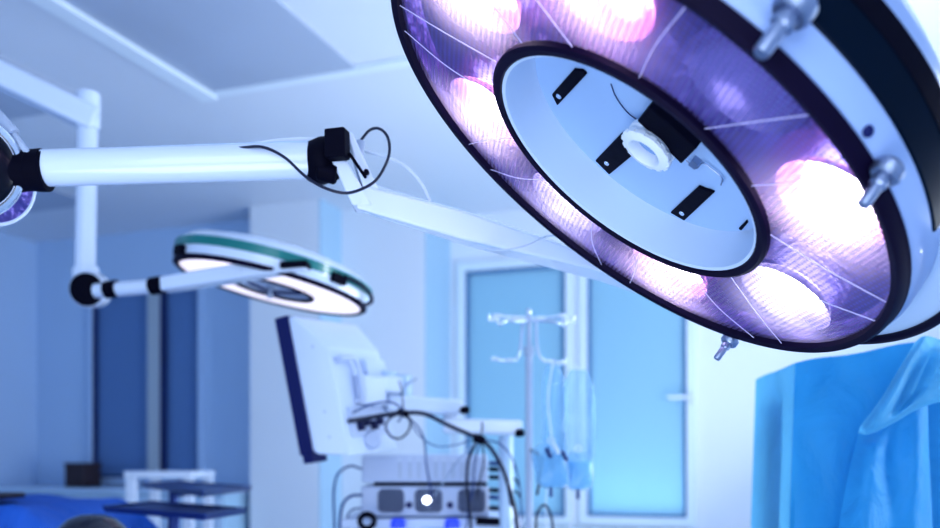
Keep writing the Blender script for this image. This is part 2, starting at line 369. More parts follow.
# white shell with dark slots
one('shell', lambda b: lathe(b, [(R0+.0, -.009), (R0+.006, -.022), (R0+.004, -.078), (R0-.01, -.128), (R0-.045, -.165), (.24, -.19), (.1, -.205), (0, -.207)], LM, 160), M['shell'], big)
aN = lamp_polar(860, 60, -.09)[1]
for k in range(3):
    a0 = cyl(815, 28, R0+.008)[0]; a1 = cyl(928, 235, R0+.008)[0]
    if a1 < a0: a0, a1 = a1, a0
    a0 += k*2.094-.03; a1 += k*2.094+.10
    s = one('slot', lambda b: lathe(b, [(R0+.0035, -.040), (R0+.0078, -.043), (R0+.0078, -.082), (R0+.003, -.086)], LM, 60, a0, a1, closed=True), M['slot'], big)
    one('slot_edge', lambda b: lathe(b, [(R0+.002, -.080), (R0+.0088, -.080), (R0+.005, -.104), (R0-.004, -.106)], LM, 60, a0+.02, a1-.02, closed=True), M['black'], s)
# clamp pins around the rim, pointing out of the face
def pin(px, py, rr, sc_, far=False, dz=0):
    a, z = cyl(px, py, rr, far); z += dz; fm = LM @ Matrix.Translation(V((rr*math.cos(a), rr*math.sin(a), z)))
    bm = BM(); lathe(bm, [(0, .034*sc_), (.005*sc_, .034*sc_), (.006*sc_, .032*sc_), (.006*sc_, .012*sc_), (.008*sc_, .010*sc_), (.008*sc_, -.012*sc_), (.0, -.012*sc_)], fm, 24)
    o = finish('clamp_pin', bm, M['steel'], big)
    bm = BM(); lathe(bm, [(0, .002*sc_), (.012*sc_, .002*sc_), (.0145*sc_, -.001*sc_), (.0145*sc_, -.010*sc_), (.011*sc_, -.014*sc_), (0, -.014*sc_)], fm, 28); finish('knob', bm, M['steel'], o)
    return o
pin(728, 343, R0+.010, .9, True)
pin(884, 176, R0+.014, 1.0)
pin(790, 14, R0+.030, 1.25)
aS, zS = cyl(869, 131, R0+.005); fm = LM @ Matrix.Translation(V(((R0+.0045)*math.cos(aS), (R0+.0045)*math.sin(aS), zS))) @ Matrix.Rotation(aS, 4, 'Z') @ Matrix.Rotation(math.pi/2, 4, 'Y')
one('screw', lambda b: lathe(b, [(0, .0025), (.004, .0025), (.0055, .001), (.0055, -.002)], fm, 20), M['navy'], big)
# bumper rail at the right of the head
rr, a0 = lamp_polar(845, 352, -.05); rr, a1 = lamp_polar(1010, 262, -.05)
if a1 < a0: a0, a1 = a1, a0
one('bumper_rail', lambda b: torus(b, .405, .0060, -.052, LM, 60, 12, a0, a1), M['rim'], big)
one('bumper_web', lambda b: lathe(b, [(.356, -.056), (.402, -.054), (.402, -.060), (.352, -.068)], LM, 60, a0+.02, a1-.02, closed=True), M['pale'], big)

# inside the recess: brackets, motor block and socket
def on_plate(px, py, z=-.066):
    r, a = lamp_polar(px, py, z); return V((r*math.cos(a), r*math.sin(a), z))
def plate_poly(name, px, z0, z1, m, screw=None):
    pts = [on_plate(x, y, z1) for x, y in px]; bot = [V((p.x, p.y, z0)) for p in pts]
    o = one(name, lambda q: hexa(q, [LM @ p for p in bot], [LM @ p for p in pts]), m, big, smooth=0, bevel=.0015)
    if screw:
        p = on_plate(*screw, z1); fs = LM @ Matrix.Translation(V((p.x, p.y, z1)))
        bm = BM(); lathe(bm, [(0, .002), (.0035, .002), (.0042, .0008), (.0042, -.001)], fs, 20); finish('screw', bm, M['chrome'], o)
ZP = -.0525
plate_poly('bracket', [(551.5, 95), (557, 106), (586, 75), (582, 71), (573.5, 70)], ZP, ZP+.004, M['black'], (559, 96))
plate_poly('bracket', [(595, 161), (609, 175), (632, 156), (634, 140), (621, 134)], ZP, ZP+.004, M['black'], (607, 163))
plate_poly('bracket', [(670, 213), (684, 221), (714, 193), (709, 191), (705, 190), (698, 187)], ZP, ZP+.004, M['black'], (682, 213))
plate_poly('bracket', [(738, 229), (741, 231), (747, 224), (746, 221)], ZP, ZP+.004, M['black'])
plate_poly('motor_block', [(649, 107), (637, 121), (681, 164), (696, 149)], ZP, ZP+.022, M['black'])
sx = on_plate(647, 149, -.025); fm = LM @ Matrix.Translation(V((sx.x, sx.y, -.0525)))
one('socket_neck', lambda q: lathe(q, [(.026, 0), (.026, .012), (.030, .014), (.030, .016)], fm, 48), M['socket'], big)
def sock(q):
    prof = [(.020, .012), (.0335, .012), (.0335, .018), (.0305, .020), (.0305, .025), (.033, .027), (.033, .031), (.029, .034), (.0225, .035), (.0205, .032), (.020, .02)]
    lathe(q, prof, fm, 64, closed=True)
    for i in range(14):
        a_ = i*2*math.pi/14; box(q, (.0315, -.004, .0265), (.0348, .004, .0315), fm @ Matrix.Rotation(a_, 4, 'Z'))
so = one('handle_socket', sock, M['socket'], big)
one('socket_bore', lambda q: lathe(q, [(.0202, .02), (.013, .018), (.013, .008), (0, .008)], fm, 40), M['bore'], so)
one('cover_seam', lambda q: tube(q, [LM @ on_plate(x, y, -.0520) for x, y in ((611, 84), (616, 97), (627, 112), (640, 122))], .0007, 6), M['navy'], big)
def clipw(q):
    tube(q, [LM @ on_plate(x, y, -.048) for x, y in ((686, 160), (692, 166), (697, 168), (703, 163), (712, 169), (722, 178), (721, 185))], .0010, 6)
    box(q, (-.008, -.005, 0), (.008, .005, .008), LM @ Matrix.Translation(on_plate(697, 160, -.053)))
one('spring_clip', clipw, M['steel'], big)

# ------------------------------------------------------------------ articulated arm carrying the big lamp
D1 = 1.50
A0 = P(8, 169, 1.47); A1 = P(322, 161, D1)
arm = thing('lamp_support_arm', 'white articulated arm with round tube and black joints reaching to the big operating lamp', 'support arm', Matrix.Translation(A0))
def tubearm(b):
    tube(b, [P(38, 168, 1.47), P(44, 168, 1.47), P(330, 160, D1), P(334, 160, D1)], .029, 40, smooth=False)
one('arm_tube', tubearm, M['white'], arm)
one('top_strip', lambda b: beam(b, P(80, 151.5, 1.47), P(318, 143.5, D1), .018, .006), M['pale'], arm, bevel=.002)
def sleeve(b):
    tube(b, [P(15, 172, 1.47), P(22, 171, 1.47), P(34, 170, 1.47), P(46, 169, 1.47)], .032, 36, smooth=False)
    tube(b, [P(30, 170, 1.47), P(40, 171, 1.47), P(48, 171, 1.47)], .0325, 36, smooth=False)
one('black_sleeve', sleeve, M['black'], arm, bevel=.002)
hm = frame(P(-34, 166, 1.45), V((.55, -.80, -.25)), V((1, 0, 0)))
hub = one('joint_housing', lambda b: lathe(b, [(0, .045), (.068, .045), (.078, .040), (.082, .030), (.082, -.05), (.075, -.06), (0, -.06)], hm, 72), M['white'], arm)
one('joint_ring', lambda b: lathe(b, [(.066, .044), (.070, .0475), (.076, .047), (.079, .043), (.07, .04)], hm, 72, closed=True), M['chrome'], hub)
one('joint_cover', lambda b: lathe(b, [(0, .052), (.04, .052), (.062, .049), (.066, .045)], hm, 72), M['black_gloss'], hub)
hm2 = frame(P(-8, 184, 1.50), V((.75, -.55, -.35)), V((1, 0, 0)))
one('lower_housing', lambda b: lathe(b, [(0, .02), (.058, .02), (.064, .012), (.064, -.06), (0, -.06)], hm2, 64), M['reflector'], arm)
one('lower_housing_rim', lambda b: torus(b, .061, .0045, .016, hm2, 72, 10), M['white'], arm)
one('strut', lambda b: (tube(b, [P(-6, 112, 1.45), P(14, 134, 1.45)], .010, 20, smooth=False), tube(b, [P(12, 132, 1.45), P(30, 156, 1.45)], .0052, 16, smooth=False)), M['grey'], arm)
# elbow
em = frame(P(322, 161, D1), V((.75, -.65, .05)), V((0, 0, 1)))
el = one('elbow_cap', lambda b: lathe(b, [(0, .036), (.020, .034), (.031, .027), (.036, .014), (.036, -.012), (.031, -.024), (0, -.024)], em, 48), M['black'], arm)
one('elbow_skirt', lambda b: (tube(b, [P(318, 170, D1-.02), P(337, 175, D1-.02)], .016, 20, smooth=False), ), M['black'], el, bevel=.004)
one('sensor_block', lambda b: beam(b, P(337, 130, D1-.05), P(337.5, 159, D1-.05), .034, .026, up=V((.25, 1, 0))), M['black'], arm, bevel=.003)
# slanting link plate down to the beam
def link(b):
    a = [P(346, 131, D1-.045), P(352, 131, D1-.045), P(379, 190, D1-.01), P(366, 197, D1-.01)]
    c = [p+V((-.006, .05, 0)) for p in a]; hexa(b, a, c)
    a = [P(331, 160, D1-.035), P(347, 160, D1-.035), P(372, 205, D1-.01), P(352, 205, D1-.01)]
    c = [p+V((0, .05, 0)) for p in a]; hexa(b, a, c)
lk = one('link_plate', link, M['white'], arm, bevel=.003)
one('link_slot', lambda b: beam(b, P(349, 153, D1-.050), P(366, 178, D1-.030), .004, .0045), M['black'], lk, bevel=.001)
one('slot_pin', lambda b: lathe(b, [(0, .004), (.004, .004), (.004, -.006), (0, -.006)], frame(P(366.5, 172, D1-.035), V((0, -1, 0))), 16), M['black'], lk)
one('cable_gland', lambda b: tube(b, [P(358, 160, D1), P(361, 141, D1)], .009, 20, smooth=False, r2=.007), M['grey'], arm)
# the beam (upper face and slanted near face)
def bigbeam(b):
    sec = lambda px, py0, py1, d: [P(px, py0, d), P(px+6, py0+3, d+.055), P(px+6, py1+4, d+.055), P(px+2, py1, d)]
    A = [P(365, 186, D1-.02), P(372, 184, D1+.05), P(372, 216, D1+.05), P(355, 208, D1-.01)]
    Bq = [P(470, 213, D1+.03), P(476, 214, D1+.10), P(470, 247, D1+.10), P(458, 238, D1+.03)]
    Cq = [P(600, 258, D1+.10), P(606, 258, D1+.17), P(600, 282, D1+.17), P(590, 268, D1+.10)]
    Dq = [P(720, 300, D1+.14), P(724, 300, D1+.20), P(720, 322, D1+.20), P(712, 310, D1+.14)]
    secs = [[b.verts.new(p) for p in q] for q in (A, Bq, Cq, Dq)]
    for X, Y in zip(secs, secs[1:]):
        for i in range(4): b.faces.new((X[i], X[(i+1) % 4], Y[(i+1) % 4], Y[i]))
    b.faces.new(secs[0]); b.faces.new(secs[-1][::-1])
one('spring_beam', bigbeam, M['white'], arm, bevel=.004)
# yoke from the beam end up to the back of the shell
yk = [P(712, 311, D1+.17), V((.46, 1.62, CAMZ+.36)), V((.44, 1.45, CAMZ+.48)), V((.37, 1.25, CAMZ+.535)), C-Nn*.2]
one('yoke', lambda b: tube(b, yk, .022, 24), M['white'], arm)

# cables on the arm
cable('arm_cable', [P(238, 148, D1-.03), P(262, 147, D1-.04), P(284, 157, D1-.05), P(305, 176, D1-.055), P(325, 188, D1-.06), P(347, 193, D1-.06), P(368, 186, D1-.05), P(380, 175, D1-.04), P(389, 155, D1-.03), P(388, 138, D1-.02), P(380, 129, D1-.01), P(370, 130, D1), P(361, 140, D1)], .0024, M['cable_black'],
      'thin black cable looping from the white arm tube around its elbow joint', group=None)
cable('arm_cable', [P(252, 144, D1-.01), P(285, 139.5, D1+.02), P(320, 140, D1+.05), P(365, 151, D1+.05), P(400, 163, D1+.05), P(420, 182, D1+.04), P(430, 201, D1+.03)], .0026, M['cable_white'],
      'white cable arching over the arm elbow down to the slanting beam')
cable('arm_cable', [P(470, 246, D1+.05), P(500, 250, D1+.02), P(528, 245, D1+.02), P(548, 236, D1+.05), P(575, 237, D1+.1), P(600, 246, D1+.14)], .0016, M['cable_grey'],
      'thin grey cable under the slanting white beam beside the big lamp')

# ------------------------------------------------------------------ ceiling pendant with the small lamp
D2 = 2.8
pend = thing('pendant_arm', 'white ceiling pendant with vertical pole, black-capped knuckle and banded arm to the small lamp', 'pendant arm', Matrix.Translation(P(85, 290, D2)))
one('overhead_beam', lambda b: beam(b, P(-60, 46, D2-.1), P(97, 122, D2), .07, .075), M['white'], pend, bevel=.012)
one('pole', lambda b: tube(b, [P(88, 96, D2), P(85, 275, D2)], .031, 32, smooth=False), M['white'], pend)
one('pole_collar', lambda b: tube(b, [P(88, 93, D2), P(88, 130, D2)], .036, 32, smooth=False), M['white'], pend, bevel=.004)
km = frame(P(91, 290, D2-.01), V((.10, -1, -.15)), V((1, 0, 0)))
kn = one('knuckle', lambda b: (lathe(b, [(0, .045), (.048, .045), (.054, .038), (.054, -.04), (.045, -.048), (0, -.048)], km, 48), tube(b, [P(85, 268, D2), P(87, 285, D2)], .040, 32, smooth=False)), M['white'], pend, bevel=.003)
one('knuckle_cap', lambda b: lathe(b, [(0, .054), (.04, .053), (.0485, .048), (.0495, .043)], km, 48), M['black'], kn)
q = lambda px, py, d=0: P(px, py, D2-.06+d)
one('arm_segment', lambda b: tube(b, [q(96, 291), q(156, 286, -.05)], .022, 28, smooth=False), M['white'], pend)
for x0, x1 in ((106, 118), (151, 165)):
    t0 = (x0-96)/60; one('black_band', lambda b: tube(b, [q(x0, 291-5*t0, -.05*t0), q(x1, 290-5*(x1-96)/60, -.05*(x1-96)/60)], .0255, 28, smooth=False), M['black'], pend, bevel=.002)
one('flat_arm', lambda b: beam(b, q(164, 285, -.06), q(246, 272, -.13), .05, .042, .06, .046), M['white'], pend, bevel=.006)
one('arm_tip', lambda b: beam(b, q(244, 272, -.13), q(308, 267, -.16), .06, .046, .05, .020), M['white'], pend, bevel=.006)
one('tip_cover', lambda b: beam(b, q(282, 266.5, -.165), q(309, 265, -.17), .054, .018), M['black'], pend, bevel=.003)

C2 = P(272, 286, 2.86); N2 = V((-.215, -.03, -.97)).normalized(); SM = frame(C2, N2, V((1, 0, 0)))
small = thing('operating_lamp', 'small round operating lamp with green band and lit underside, left of centre', 'operating lamp', SM)
RS = .300
one('shell', lambda b: lathe(b, [(RS-.012, .006), (RS, 0), (RS+.004, -.010), (RS+.004, -.034), (RS+.002, -.058), (RS-.02, -.078), (RS-.09, -.098), (.1, -.108), (0, -.110)], SM, 96), M['white'], small)
one('rim', lambda b: lathe(b, [(RS-.018, .010), (RS-.008, .012), (RS+.001, .006), (RS+.001, -.003), (RS-.015, -.003)], SM, 96, closed=True), M['rim'], small)
one('green_band', lambda b: lathe(b, [(RS+.003, -.028), (RS+.007, -.030), (RS+.0065, -.055), (RS-.001, -.057)], SM, 96, closed=True), M['green'], small)
one('lens', lambda b: lathe(b, [(RS-.018, .006), (.22, .010), (.13, .008)], SM, 96), M['lensglow'], small)
one('inner_ring', lambda b: lathe(b, [(.122, .006), (.125, .014), (.133, .015), (.137, .008)], SM, 72, closed=True), M['rim'], small)
one('centre_plate', lambda b: lathe(b, [(.124, .006), (.10, -.01), (0, -.012)], SM, 64), M['white_matte'], small)
def ctr(b):
    for i in range(3):
        a_ = i*2.094+.4; tube(b, [SM @ V((0, 0, .02)), SM @ V((.125*math.cos(a_), .125*math.sin(a_), .008))], .0045, 8, smooth=False)
one('spokes', ctr, M['navy'], small)
one('handle', lambda b: lathe(b, [(0, .040), (.008, .039), (.010, .03), (.010, .012), (.018, .008), (.018, 0)], SM, 28), M['grey'], small)
for ang in (-.95, -2.75):
    p = SM @ V(((RS+.004)*math.cos(ang), (RS+.004)*math.sin(ang), -.05)); t = SM.to_3x3() @ V((-math.sin(ang), math.cos(ang), 0))
    # clips sit on the camera side of the shell
for px, py in ((338, 279), (179, 258)):
    o_ = SM.inverted() @ V((0, 0, CAMZ)); d_ = SM.to_3x3().inverted() @ V(((px-CX)/F, 1, -(py-HY)/F)); rr_ = RS+.006
    A_ = d_.x**2+d_.y**2; B_ = 2*(o_.x*d_.x+o_.y*d_.y); C_ = o_.x**2+o_.y**2-rr_**2; disc = B_*B_-4*A_*C_
    k_ = (-B_-math.sqrt(max(disc, 0)))/(2*A_); p_ = o_+d_*k_; a_ = math.atan2(p_.y, p_.x)
    one('clip', lambda b: box(b, (-.006, -.026, -.014), (.012, .026, .014), SM @ Matrix.Translation(V((rr_*math.cos(a_), rr_*math.sin(a_), min(-.01, max(p_.z, -.08))))) @ Matrix.Rotation(a_, 4, 'Z')), M['black'], small, bevel=.003)
one('side_loop', lambda b: tube(b, [P(345, 277, 2.66), P(360, 284, 2.72), P(370, 294, 2.78), P(371, 302, 2.8), P(362, 305, 2.76), P(357, 303, 2.72)], .006, 10), M['rim'], small)
one('carrier_boss', lambda b: tube(b, [q(296, 269, -.15), SM @ V((.06, -.1, -.12))], .02, 20, smooth=False), M['white'], small)

# ------------------------------------------------------------------ monitor on its arm
nt_, ft_ = P(289, 317, 2.50), P(354, 326, 2.84); nb_ = P(314, 451, 2.50)
w_ = (ft_-nt_); Wd = w_.length; w_.normalize(); up_ = (nt_-nb_); Ht = up_.length; up_.normalize(); up_ = (up_-w_*up_.dot(w_)).normalized(); bk = up_.cross(w_)*1
if bk.x < 0: bk = -bk
MM = Matrix((w_, bk, up_)).transposed().to_4x4(); MM.translation = nb_     # x: across (away), y: out of the back, z: up
mon = thing('monitor', 'white patient monitor seen from behind with dark blue bezel, tilted beside the equipment tower', 'monitor', MM)
mp = lambda x, y, z: MM @ V((x, y, z))
one('bezel', lambda b: hexa(b, [mp(-.004, -.045, -.006), mp(Wd+.004, -.045, -.006), mp(Wd+.004, -.004, -.006), mp(-.004, -.004, -.006)], [mp(-.004, -.045, Ht+.006), mp(Wd+.004, -.045, Ht+.006), mp(Wd+.004, -.004, Ht+.006), mp(-.004, -.004, Ht+.006)]), M['navy'], mon, bevel=.004)
one('screen', lambda b: hexa(b, [mp(.02, -.047, .04), mp(Wd-.02, -.047, .04), mp(Wd-.02, -.044, .04), mp(.02, -.044, .04)], [mp(.02, -.047, Ht-.02), mp(Wd-.02, -.047, Ht-.02), mp(Wd-.02, -.044, Ht-.02), mp(.02, -.044, Ht-.02)]), M['black_gloss'], mon)
one('bezel_foot', lambda b: hexa(b, [mp(0, -.04, -.03), mp(.08, -.04, -.03), mp(.08, -.010, -.03), mp(0, -.010, -.03)], [mp(0, -.04, 0), mp(.08, -.04, 0), mp(.08, -.010, 0), mp(0, -.010, 0)]), M['navy'], mon, bevel=.003)
def rear(b):
    r1 = [mp(0, -.004, 0), mp(Wd, -.004, 0), mp(Wd, -.004, Ht), mp(0, -.004, Ht)]
    r2 = [mp(0, .012, -.012), mp(Wd, .012, -.012), mp(Wd, .012, Ht), mp(0, .012, Ht)]
    r3 = [mp(.035, .085, -.03), mp(Wd-.035, .085, -.03), mp(Wd-.035, .085, Ht-.10), mp(.035, .085, Ht-.10)]
    R_ = [[b.verts.new(p) for p in r] for r in (r1, r2, r3)]
    b.faces.new(R_[0]); b.faces.new(R_[2][::-1])
    for X, Y in zip(R_, R_[1:]):
        for i in range(4): b.faces.new((X[i], X[(i+1) % 4], Y[(i+1) % 4], Y[i]))
rear_ = one('rear_housing', rear, M['white_matte'], mon, bevel=.005)
mb = lambda x0, x1, y0, y1, z0, z1: (lambda b: hexa(b, [mp(x0, y0, z0), mp(x1, y0, z0), mp(x1, y1, z0), mp(x0, y1, z0)], [mp(x0, y0, z1), mp(x1, y0, z1), mp(x1, y1, z1), mp(x0, y1, z1)]))
one('grip', lambda b: tube(b, [mp(.055, .085, .235), mp(.06, .105, .235), mp(.13, .108, .232), mp(.135, .108, .13), mp(.13, .085, .12)], .009, 12, smooth=True, n=6), M['device'], rear_)
one('connector_panel', mb(.07, .27, .084, .094, .02, .105), M['device'], mon, bevel=.002)
for i in range(4):
    one('connector', mb(.095+.04*i, .12+.04*i, .090, .106, .035+.012*(i % 2), .06+.012*(i % 2)), M['device_dark'], mon, bevel=.001)
for z in (.03, .10, .28):
    fm = frame(mp(.018, .045, z), (MM.to_3x3() @ V((-.9, .4, 0))))
    one('screw', lambda b: lathe(b, [(0, .003), (.004, .003), (.005, 0)], fm, 12), M['grey'], mon)
one('mount_plate', mb(.20, Wd-.05, .085, .105, .13, .24), M['white_matte'], mon, bevel=.003)

# mounting head and two-part arm
ma_ = thing('monitor_support', 'white two-part support arm holding the monitor above the equipment tower', 'support arm', Matrix.Translation(P(480, 428, 2.8)))
DM = 2.75
one('tilt_head', lambda b: (beam(b, P(352, 390, 2.62), P(380, 392, 2.68), .08, .085), beam(b, P(376, 384, 2.68), P(398, 386, 2.72), .07, .05)), M['white_matte'], ma_, bevel=.008)
one('swivel', lambda b: (tube(b, [P(388, 372, DM), P(388, 405, DM)], .030, 28, smooth=False), tube(b, [P(405, 375, DM), P(405, 400, DM)], .022, 28, smooth=False)), M['pale'], ma_, bevel=.004)
one('lever', lambda b: tube(b, [P(398, 392, DM-.03), P(408, 384, DM-.04), P(417, 378, DM-.05)], .0035, 8), M['grey'], ma_)
one('tilt_knob', lambda b: (lathe(b, [(0, .02), (.022, .02), (.026, .012), (.026, -.012), (0, -.012)], frame(P(372, 440, 2.62), V((.3, -1, .1))), 24)), M['device'], ma_)
one('arm_segment', lambda b: beam(b, P(385, 403, DM), P(460, 408, DM+.06), .09, .046), M['white'], ma_, bevel=.008)
one('arm_segment', lambda b: beam(b, P(444, 426, DM+.06), P(522, 428, DM+.05), .09, .046), M['white'], ma_, bevel=.008)
one('joint', lambda b: tube(b, [P(452, 400, DM+.06), P(452, 432, DM+.06)], .026, 24, smooth=False), M['white'], ma_)
for px, py in ((465, 410), (520, 433)):
    one('knob', lambda b: lathe(b, [(0, .014), (.009, .014), (.012, .008), (.012, -.01), (.005, -.012), (.005, -.03), (0, -.03)], frame(P(px, py, DM-.01), V((.5, -1, 0))), 20), M['black'], ma_)
one('post', lambda b: tube(b, [P(506, 436, DM+.08), V((P(506, 436, DM+.08).x, DM+.08, .12))], .022, 24, smooth=False), M['pale'], ma_)

# ------------------------------------------------------------------ equipment tower
DE = 2.90
x0, x1 = P(361, 0, DE).x, P(489, 0, DE).x
zt = lambda py: CAMZ-(py-HY)/F*DE
tower = thing('equipment_trolley', 'white equipment trolley carrying the stacked grey devices', 'trolley', Matrix.Translation(V(((x0+x1)/2, DE+.2, 0))))
zs = zt(518)
one('shelf', lambda b: box(b, (x0-.06, DE-.03, zs-.03), (x1+.10, DE+.42, zs)), M['white_matte'], tower, bevel=.006)
one('shelf', lambda b: box(b, (x0-.06, DE-.03, .55), (x1+.10, DE+.42, .58)), M['white_matte'], tower, bevel=.006)
for xx in (x0-.05, x1+.08):
    for yy in (DE+.39,):
        one('upright', lambda b: box(b, (xx-.018, yy-.018, .1), (xx+.018, yy+.018, zs-.029)), M['grey'], tower, bevel=.004)
    one('front_upright', lambda b: box(b, (xx-.015, DE-.015, .1), (xx+.015, DE+.015, zs-.029)), M['grey'], tower, bevel=.004)
one('base', lambda b: box(b, (x0-.08, DE-.06, .07), (x1+.12, DE+.45, .11)), M['grey'], tower, bevel=.01)
for xx in (x0-.05, x1+.08):
    for yy in (DE-.02, DE+.40):
        one('caster', lambda b: lathe(b, [(0, -.012), (.034, -.012), (.036, -.006), (.036, .006), (.034, .012), (0, .012)], frame(V((xx, yy, .036)), V((1, 0, 0))), 24), M['black'], tower)

d2 = thing('device_unit', 'grey device with three square fan grilles, lower of the two on the trolley', 'medical device', Matrix.Translation(V(((x0+x1)/2, DE, zs))))
z0, z1 = zs+.004, zt(486)
one('casing', lambda b: box(b, (x0, DE, z0), (x1, DE+.36, z1)), M['device'], d2, bevel=.006)
for pa, pb in ((378, 404), (415, 442), (458, 485)):
    xa, xb = P(pa, 0, DE).x, P(pb, 0, DE).x; za, zb = zt(512.5), zt(489)
    c_ = .012
    def oct_(b):
        pts = [(xa+c_, za), (xb-c_, za), (xb, za+c_), (xb, zb-c_), (xb-c_, zb), (xa+c_, zb), (xa, zb-c_), (xa, za+c_)]
        hexa(b, [V((x, DE-.001, z)) for x, z in pts], [V((x, DE-.004, z)) for x, z in pts])
    g = one('fan_grille', oct_, M['device_dark'], d2, smooth=0)
    def wires(b):
        for i in range(9):
            t_ = (i+.5)/9; xx = xa+(xb-xa)*t_; zz = za+(zb-za)*t_; e_ = .010 if i in (0, 8) else .002
            tube(b, [V((xx, DE-.006, za+e_)), V((xx, DE-.006, zb-e_))], .0007, 5, smooth=False)
            tube(b, [V((xa+e_, DE-.007, zz)), V((xb-e_, DE-.007, zz))], .0007, 5, smooth=False)
    one('grille_wires', wires, M['grey'], g)
one('indicator_lamp', lambda b: lathe(b, [(0, .008), (.008, .007), (.012, 0)], frame(V((P(427, 0, DE).x, DE-.006, zt(500))), V((0, -1, 0))), 20), M['white_light'], d2)
for px in (409, 450):
    one('knob', lambda b: lathe(b, [(0, .014), (.008, .014), (.010, .008), (.010, 0)], frame(V((P(px, 0, DE).x, DE, zt(505))), V((0, -1, 0))), 20), M['navy'], d2)
d1 = thing('device_unit', 'pale device with vertical vent slots, upper of the two on the trolley', 'medical device', Matrix.Translation(V(((x0+x1)/2, DE, z1))))
z0, z1b = z1+.012, zt(456)
one('casing', lambda b: box(b, (x0+.003, DE-.004, z0), (x1-.004, DE+.33, z1b)), M['device'], d1, bevel=.005)
one('lid', lambda b: box(b, (x0+.006, DE-.002, z1b-.001), (x1-.006, DE+.325, z1b+.006)), M['white'], d1, bevel=.003)
one('foot_strip', lambda b: box(b, (P(374, 0, DE).x, DE+.003, z1+.0005), (P(487, 0, DE).x, DE+.3, z0+.001)), M['black'], d1)
for px in (400, 410, 419, 436, 444, 453, 462, 470):
    xx = P(px, 0, DE).x; one('vent_slot', lambda b: box(b, (xx-.004, DE-.0055, z0+.012), (xx+.004, DE-.002, z1b-.018)), M['grey'], d1)
    one('slot_label', lambda b: box(b, (xx-.009, DE-.0055, z1b-.014), (xx+.009, DE-.002, z1b-.009)), M['white'], d1)
# plugs at the right of the devices
for i, (py, ln, mm) in enumerate(((463, 20, 'cable_blue'), (469, 16, 'black'), (477, 22, 'black'), (490, 24, 'black'), (497, 15, 'cable_blue'), (508, 20, 'black'))):
    a_ = P(489, py, DE-.02); c_ = P(489+ln, py+1, DE-.02)
    bm = BM(); tube(bm, [a_, c_], .007, 12, smooth=False); tube(bm, [c_, P(489+ln+5, py+3, DE-.02), P(489+ln+8, py+9, DE-.01)], .003, 8)
    lab = ['dark blue plug at the right side of the upper device, topmost of the plugs', 'short black plug under the topmost plug beside the upper device', 'long black plug at the lower edge of the upper device', 'longest black plug at the top right of the fan device', 'short dark blue plug midway down beside the fan device', 'black plug lowest beside the fan device'][i]
    tag(finish('cable_plug', bm, M[mm]), lab, 'plug', 'plugs at the right of the devices')
# things on the bottom shelf edge
fm = frame(P(367, 521, DE-.08), V((.2, -1, .1)))
one_ = one('cable_coil', lambda b: torus(b, .022, .008, 0, fm, 40, 10), M['black']); tag(one_, 'small black coil standing at the left of the shelf edge under the fan device', 'coil')
for px, lab in ((398, 'blue-topped cap below the left fan grille'), (452, 'blue-topped cap below the gap before the right fan grille')):
    o = one('blue_cap', lambda b: lathe(b, [(0, .02), (.016, .02), (.022, .014), (.024, 0), (.024, -.01), (0, -.01)], Matrix.Translation(P(px, 525, DE-.055)+V((0, 0, 0))), 24), M['blue_light']); tag(o, lab, 'cap')
o = one('power_strip', lambda b: beam(b, P(476, 521, DE-.06), P(513, 522, DE-.06), .04, .022), M['black'], bevel=.004); tag(o, 'black power strip lying at the right end of the trolley shelf', 'power strip')

# cables between monitor and tower
K1 = P(403, 413, 2.60); K2 = P(479, 439, 2.66)
cable('cable_bundle', [P(349, 421, 2.52), P(362, 419, 2.55), P(385, 415, 2.58), K1, P(425, 414, 2.60), P(450, 426, 2.63), K2, P(492, 450, 2.68), P(504, 472, 2.72), P(512, 498, 2.76), P(517, 522, 2.8), P(518, 545, 2.8)], .0062, M['cable_black'], 'thick black cable bundle sweeping from the monitor back down to the right of the devices', 'cable', None, 10)
L_ = [(403, 413), (390, 418), (386, 428), (392, 437), (401, 438), (409, 430), (410, 420), (405, 413)]
cable('monitor_cable', [P(x, y, 2.58+.003*i) for i, (x, y) in enumerate(L_)], .0032, M['cable_black'], 'black cable coiled in a single loop behind the monitor')
cable('monitor_cable', [P(352, 413, 2.54), P(372, 404, 2.56), P(390, 402, 2.58), P(401, 408, 2.59), P(403, 414, 2.6), P(398, 422, 2.6)], .0026, M['cable_blue'], 'dark blue cable arching above the loop behind the monitor')
cable('monitor_cable', [P(399, 381, 2.64), P(402, 392, 2.62), P(403, 404, 2.6), P(403, 413, 2.6)], .0022, M['cable_black'], 'short black cable rising from the knot to the swivel')
cable('monitor_cable', [P(404, 414, 2.60), P(417, 426, 2.62), P(424, 440, 2.66), P(426, 462, 2.78), P(429, 480, 2.82), P(432, 494, 2.84)], .0026, M['cable_blue'], 'dark blue cable hanging from the knot over the middle of the devices')
cable('monitor_cable', [P(405, 414, 2.6), P(420, 436, 2.62), P(436, 446, 2.62), P(455, 445, 2.64), P(472, 440, 2.66)], .0018, M['cable_blue'], 'thin blue cable sagging between the two cable knots')
cable('monitor_cable', [P(478, 440, 2.66), P(462, 456, 2.7), P(450, 472, 2.78), P(440, 488, 2.82), P(434, 496, 2.84)], .0022, M['cable_grey'], 'grey cable slanting down left from the right knot to the middle grille')
